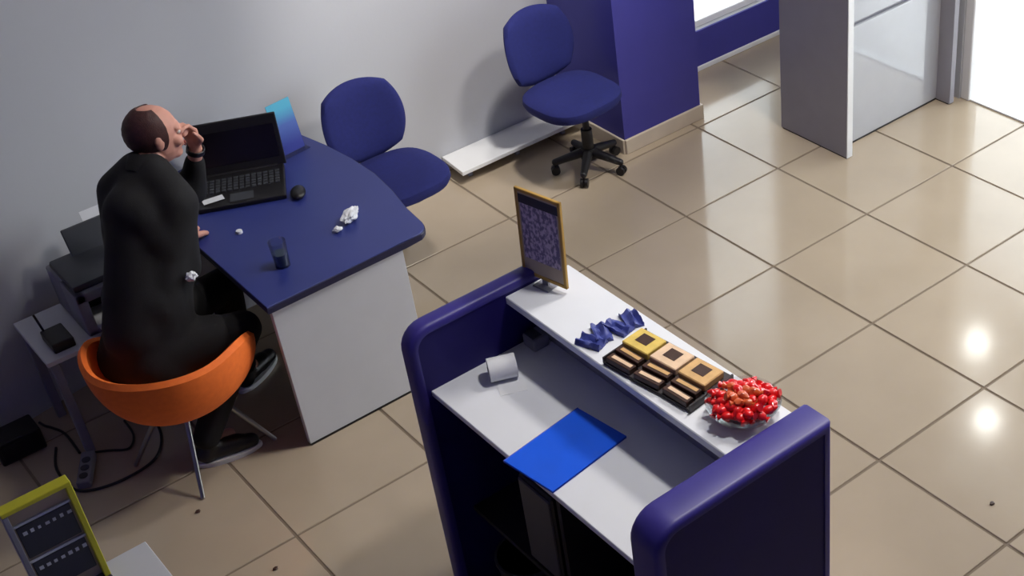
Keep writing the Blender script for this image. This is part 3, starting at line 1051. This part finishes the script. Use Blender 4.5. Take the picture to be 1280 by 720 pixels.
b = MB()
NA, NT = 56, 16
outer, inner = [], []
for j in range(1, NT + 1):
    outer.append([b.bm.verts.new(shell_pt(2 * math.pi * i / NA - math.pi, j / NT, 0)) for i in range(NA)])
    inner.append([b.bm.verts.new(shell_pt(2 * math.pi * i / NA - math.pi, j / NT, .036)) for i in range(NA)])
for L, flip in ((outer, True), (inner, False)):
    for A, B in zip(L[:-1], L[1:]):
        for i in range(NA):
            f = (A[i], A[(i + 1) % NA], B[(i + 1) % NA], B[i])
            b.bm.faces.new(f[::-1] if flip else f)
mid = [b.bm.verts.new((shell_pt(2 * math.pi * i / NA - math.pi, 1.0, 0) + shell_pt(2 * math.pi * i / NA - math.pi, 1.0, .036)) / 2 + V(0, 0, .016)) for i in range(NA)]
for A, B in ((outer[-1], mid), (mid, inner[-1])):
    for i in range(NA):
        b.bm.faces.new((A[i], A[(i + 1) % NA], B[(i + 1) % NA], B[i]))
b.bm.faces.new(outer[0])
b.bm.faces.new(inner[0])
b.build('shell', M['orange'], oc, True)
MB().lathe((OC.x, OC.y, 0), [(.20, .385), (.235, .40), (.235, .425), (.20, .438), (.0005, .440)], 32).build('seat_cushion', M['orange'], oc, True)
MB().lathe((OC.x, OC.y, 0), [(.06, .29), (.10, .292), (.12, .318), (.0005, .32)], 24).build('under_plate', M['black_plastic'], oc, True)
for k in range(4):
    a = R(-28 + 90 * k)
    d = V(math.cos(a), math.sin(a), 0)
    MB().cap(OC + d * .10 + V(0, 0, .30), .012, OC + d * .285 + V(0, 0, .009), .009, 10).build('leg', M['chrome'], oc, True)

# ================================================================== THE MAN
man = thing('person', 'balding man in a black coat sitting at the blue desk, hand raised to his face', 'person', (-2.60, .15, 0))
Fd = V(math.cos(R(28)), math.sin(R(28)), 0)
Ld = V(-Fd.y, Fd.x, 0)
PEL = V(-2.650, .150, .545)
WAI = PEL + Fd * .05 + V(0, 0, .20)
CHE = PEL + Fd * .165 + V(0, 0, .45)
NEC = PEL + Fd * .275 + V(0, 0, .665)
SHL = PEL + Fd * .245 + V(0, 0, .60)
HD = V(-2.315, .325, 1.300)
hipR, hipL = PEL - Ld * .095, PEL + Ld * .095
shR, shL = SHL - Ld * .140 + V(0, 0, -.03), SHL + Ld * .135 + V(0, 0, -.03)
kneR, kneL = V(-2.31, .01, .535), V(-2.225, .36, .535)
ankR, ankL = V(-2.595, .0, .10), V(-2.25, .36, .09)
elbR, wriR = V(-2.415, .135, .82), V(-2.305, .370, .778)
elbL, wriL = V(-2.215, .415, .965), V(-2.178, .345, 1.165)
# head frame
hy = R(-6)
HF = V(math.cos(hy), math.sin(hy), -.10).normalized()
HL = V(-math.sin(hy), math.cos(hy), 0)
HU = HF.cross(HL)
HM = Matrix((HF, HL, HU)).transposed()      # columns: forward, left, up


def hp(f, l, u):
    return HD + HF * f + HL * l + HU * u


def hand(mb, w, d, n, side, curls, spread=.10, k=1.0):
    """fingers and palm from wrist w, pointing d, palm facing n; side = +1 thumb on d x n side"""
    d, n = V(d).normalized(), V(n)
    n = (n - d * n.dot(d)).normalized()
    s = d.cross(n) * side
    mb.cap(w - d * .01, .024 * k, w + d * .03 * k, .026 * k, 10)
    lens = [(.044, .026, .021), (.048, .030, .022), (.044, .028, .021), (.034, .021, .018)]
    tips = []
    for q in range(4):
        off = (.030 - q * .020) * k
        base = w + d * (.088 - abs(q - 1.2) * .004) * k + s * off
        mb.cap(w + d * .02 * k + s * off * .6, .015 * k, base, .0125 * k, 10)
        dirv = (d + s * (off * spread * 20)).normalized()
        p = base
        ang = 0
        for g_, L in enumerate(lens[q]):
            ang += curls[q][g_]
            v = dirv * math.cos(ang) + n * math.sin(ang)
            p2 = p + v * L * k
            mb.cap(p, (.0098 - g_ * .0008) * k, p2, (.0092 - g_ * .0010) * k, 8)
            p = p2
        tips.append(p)
    t0 = w + d * .025 * k + s * .022 * k
    t1 = t0 + (d * .55 + s * .75 + n * .25).normalized() * .042 * k
    t2 = t1 + (d * .85 + s * .25 + n * .45).normalized() * .032 * k
    t3 = t2 + (d * .9 - s * .10 + n * .5).normalized() * .026 * k
    mb.cap(t0, .016 * k, t1, .0125 * k, 8).cap(t1, .0125 * k, t2, .011 * k, 8).cap(t2, .011 * k, t3, .0085 * k, 8)
    return tips


B = MB()
# torso and limbs under the clothes
B.cap(PEL - Ld * .06, .095, PEL + Ld * .06, .095)
B.cap(PEL, .11, WAI, .10).cap(WAI, .10, CHE, .10)
B.cap(CHE - Ld * .05, .085, CHE + Ld * .04, .085)
B.cap(shR + Ld * .03, .062, shL - Ld * .03, .062)
B.cap(SHL, .08, NEC, .058).cap(NEC, .056, HD + V(0, 0, -.06) - HF * .02, .056)
for hp_, kn, an in ((hipR, kneR, ankR), (hipL, kneL, ankL)):
    B.cap(hp_, .088, kn, .058).cap(kn, .056, an, .038)
    B.cap(an, .036, an + Fd * .12 + V(0, 0, -.055), .028)
B.cap(shR, .052, elbR, .040).cap(elbR, .039, wriR, .027)
B.cap(shL, .052, elbL, .040).cap(elbL, .039, wriL, .027)
# head
B.ball(hp(-.012, 0, .025), .100, .078, .098, HM)
B.ball(hp(.012, 0, -.030), .082, .066, .090, HM)
B.ball(hp(.060, 0, -.083), .032, .036, .026, HM)
B.ball(hp(.070, 0, .030), .024, .058, .022, HM)      # brow
B.cap(hp(.088, 0, .018), .011, hp(.112, 0, -.018), .014, 8)
for s in (-1, 1):
    B.ball(hp(.103, s * .012, -.022), .011, .010, .009, HM, 10, 8)
    B.ball(hp(.066, s * .044, -.022), .026, .022, .022, HM)
    B.ball(hp(-.008, s * .077, -.002), .020, .009, .033, HM, 12, 8)
    B.ball(hp(-.014, s * .085, .010), .015, .006, .022, HM, 12, 8)
B.ball(hp(.092, 0, -.056), .012, .024, .008, HM, 10, 8)
# hands
fist = [(.75, 1.1, .8), (.8, 1.15, .8), (.85, 1.15, .8), (.9, 1.15, .8)]
soft = [(.35, .45, .3), (.4, .5, .3), (.45, .55, .35), (.5, .6, .35)]
hand(B, wriR + V(.012, .028, -.004), (.35, .94, -.10), (.0, -.1, -1), -1, soft, k=1.05)
hd = (-.10, -.04, .99)
hand(B, wriL + V(.004, -.004, .018), hd, (-.86, -.45, .05), 1, [(.55, .8, .5), (.6, .85, .5), (.65, .9, .55), (.7, .9, .55)], k=1.0)
body = remeshed(B, 'body', M['skin'], man, .0052, 3)

# eyes, lips
for s in (-1, 1):
    e = MB().ball(hp(.080, s * .031, .008), .0125, u=14, v=10).build('eye', M['eye'], man, True)
    MB().ball(hp(.0890, s * .031, .007), .0050, u=10, v=8).build('iris', M['iris'], e, True)
MB().ball(hp(.103, 0, -.053), .005, .021, .004, HM).ball(hp(.102, 0, -.062), .005, .019, .005, HM).build('lips', M['lip'], man, True)

# hair: back and sides, bald on top
b = MB()
nu, nv = 40, 26
grid = {}
for j in range(nv + 1):
    th = R(22) + R(106) * j / nv
    for i in range(nu + 1):
        lim = R(100) + R(14) * math.sin(th)
        ph = math.pi - lim + 2 * lim * i / nu
        f, l, u_ = math.sin(th) * math.cos(ph), math.sin(th) * math.sin(ph), math.cos(th)
        nn = 1 + .02 * mnoise.noise(V(f * 6, l * 6, u_ * 6))
        grid[i, j] = (hp(-.013 + f * .107 * nn, l * .0855 * nn, .024 + u_ * .103 * nn), hp(-.012 + f * .094, l * .073, .024 + u_ * .092))
vo = {k: b.bm.verts.new(p[0]) for k, p in grid.items()}
vi = {k: b.bm.verts.new(p[1]) for k, p in grid.items()}
for j in range(nv):
    for i in range(nu):
        b.bm.faces.new((vo[i, j], vo[i + 1, j], vo[i + 1, j + 1], vo[i, j + 1]))
        b.bm.faces.new((vi[i, j + 1], vi[i + 1, j + 1], vi[i + 1, j], vi[i, j]))
for i in range(nu):
    b.bm.faces.new((vo[i, 0], vi[i, 0], vi[i + 1, 0], vo[i + 1, 0]))
    b.bm.faces.new((vo[i + 1, nv], vi[i + 1, nv], vi[i, nv], vo[i, nv]))
for j in range(nv):
    b.bm.faces.new((vo[0, j + 1], vi[0, j + 1], vi[0, j], vo[0, j]))
    b.bm.faces.new((vo[nu, j], vi[nu, j], vi[nu, j + 1], vo[nu, j + 1]))
b.build('hair', M['hair'], man, True)

# coat
J = MB()
J.cap(PEL - Ld * .08, .13, PEL + Ld * .08, .13)
J.cap(PEL - Fd * .05 - Ld * .08 + V(0, 0, -.03), .12, PEL - Fd * .05 + Ld * .08 + V(0, 0, -.03), .12)
J.cap(PEL, .145, WAI, .138).cap(WAI, .138, CHE, .138)
J.cap(WAI - Ld * .06, .115, WAI + Ld * .06, .115)
J.cap(CHE - Ld * .07, .115, CHE + Ld * .055, .115)
J.cap(CHE - Fd * .015 - Ld * .05 + V(0, 0, .08), .10, CHE - Fd * .015 + Ld * .03 + V(0, 0, .08), .10)
J.cap(CHE - Fd * .01 + V(0, 0, .10), .11, NEC - Fd * .03 + V(0, 0, -.06), .085)
J.cap(CHE - Fd * .01 + V(0, 0, .06), .115, PEL - Fd * .03 + V(0, 0, .1), .135)
J.cap(shR + Ld * .02, .082, shL - Ld * .02, .082)
for sh_ in (shR, shL):
    J.cap(sh_ + V(0, 0, -.02), .085, (CHE + (sh_ - SHL) * .6) + V(0, 0, -.04), .105)
    J.cap(sh_ - Fd * .015, .078, (CHE + (sh_ - SHL) * .55) - Fd * .02 + V(0, 0, -.10), .10)
    J.cap(sh_ + V(0, 0, .005), .075, NEC + (sh_ - SHL) * .25, .075)
    J.cap((CHE + (sh_ - SHL) * .55) - Fd * .02 + V(0, 0, -.10), .105, PEL + (sh_ - SHL) * .45, .13)
J.cap(SHL, .10, NEC + V(0, 0, -.015), .074)
J.cap(shR, .072, elbR, .058).cap(elbR, .061, wriR + (elbR - wriR).normalized() * .03, .043)
J.cap(shL, .076, elbL, .062).cap(elbL, .061, wriL + (elbL - wriL).normalized() * .055, .044)
for hp_, kn in ((hipR, kneR), (hipL, kneL)):       # skirts of the coat over the thighs
    J.cap(hp_, .118, hp_.lerp(kn, .62), .096)
remeshed(J, 'coat', M['coat'], man, .011, 30)
b = MB()
nk = 28
up_ = (HD - NEC).normalized()
q4 = up_.to_track_quat('Z', 'Y').to_matrix().to_4x4()
cb = MB().lathe((0, 0, 0), [(.070, -.03), (.074, .0), (.072, .035), (.064, .035), (.064, -.03)], nk, close=True)
cb.transform(Matrix.Translation(NEC + V(0, 0, .0)) @ q4)
cb.build('collar', M['coat'], man, True)
# trousers
Tm = MB()
for hp_, kn, an in ((hipR, kneR, ankR), (hipL, kneL, ankL)):
    Tm.cap(hp_, .100, kn, .074).cap(kn, .073, an + V(0, 0, .03), .056)
Tm.cap(hipR, .10, hipL, .10)
remeshed(Tm, 'trousers', M['trouser'], man, .011, 4)
# shoes: upper and pale sole
for an, dr in ((ankR, V(.97, -.25, 0).normalized()), (ankL, Fd)):
    sd = V(-dr.y, dr.x, 0)
    fl = V(an.x, an.y, 0)
    U = MB()
    U.cap(fl + V(0, 0, .085), .044, fl + V(0, 0, .055) - dr * .02, .046)
    U.cap(fl + V(0, 0, .058) - dr * .03, .040, fl + dr * .11 + V(0, 0, .052), .040)
    U.cap(fl + dr * .09 + V(0, 0, .050), .040, fl + dr * .165 + V(0, 0, .042), .032)
    sh = remeshed(U, 'shoe', M['black_plastic'], man, .007, 4)
    out = []
    for k in range(24):
        a = 2 * math.pi * k / 24
        wdt = .044 - .004 * math.cos(a)
        p = fl + dr * (.065 + .138 * math.cos(a)) + sd * (wdt * math.sin(a))
        out.append((p.x, p.y))
    MB().prism(out, .0, .022, bev=.004).build('sole', M['white_trim'], sh, True)
# dark strap on the raised wrist
wd_ = (wriL - elbL).normalized()
q4 = wd_.to_track_quat('Z', 'Y').to_matrix().to_4x4()
st = MB().lathe((0, 0, 0), [(.033, -.012), (.036, -.010), (.036, .010), (.033, .012)], 24, close=True)
st.transform(Matrix.Translation(wriL + wd_ * .004) @ q4)
st.build('wristband', M['black_plastic'], man, True)
# white tissue in the coat pocket
tp = V(-2.437, .030, .838)
crumple(tp + V(0, 0, -.014), .020, .018, .016, 5.5, sub=3).build('pocket_tissue', M['paper'], man, True)['label'] = 'white tissue poking from the coat pocket'
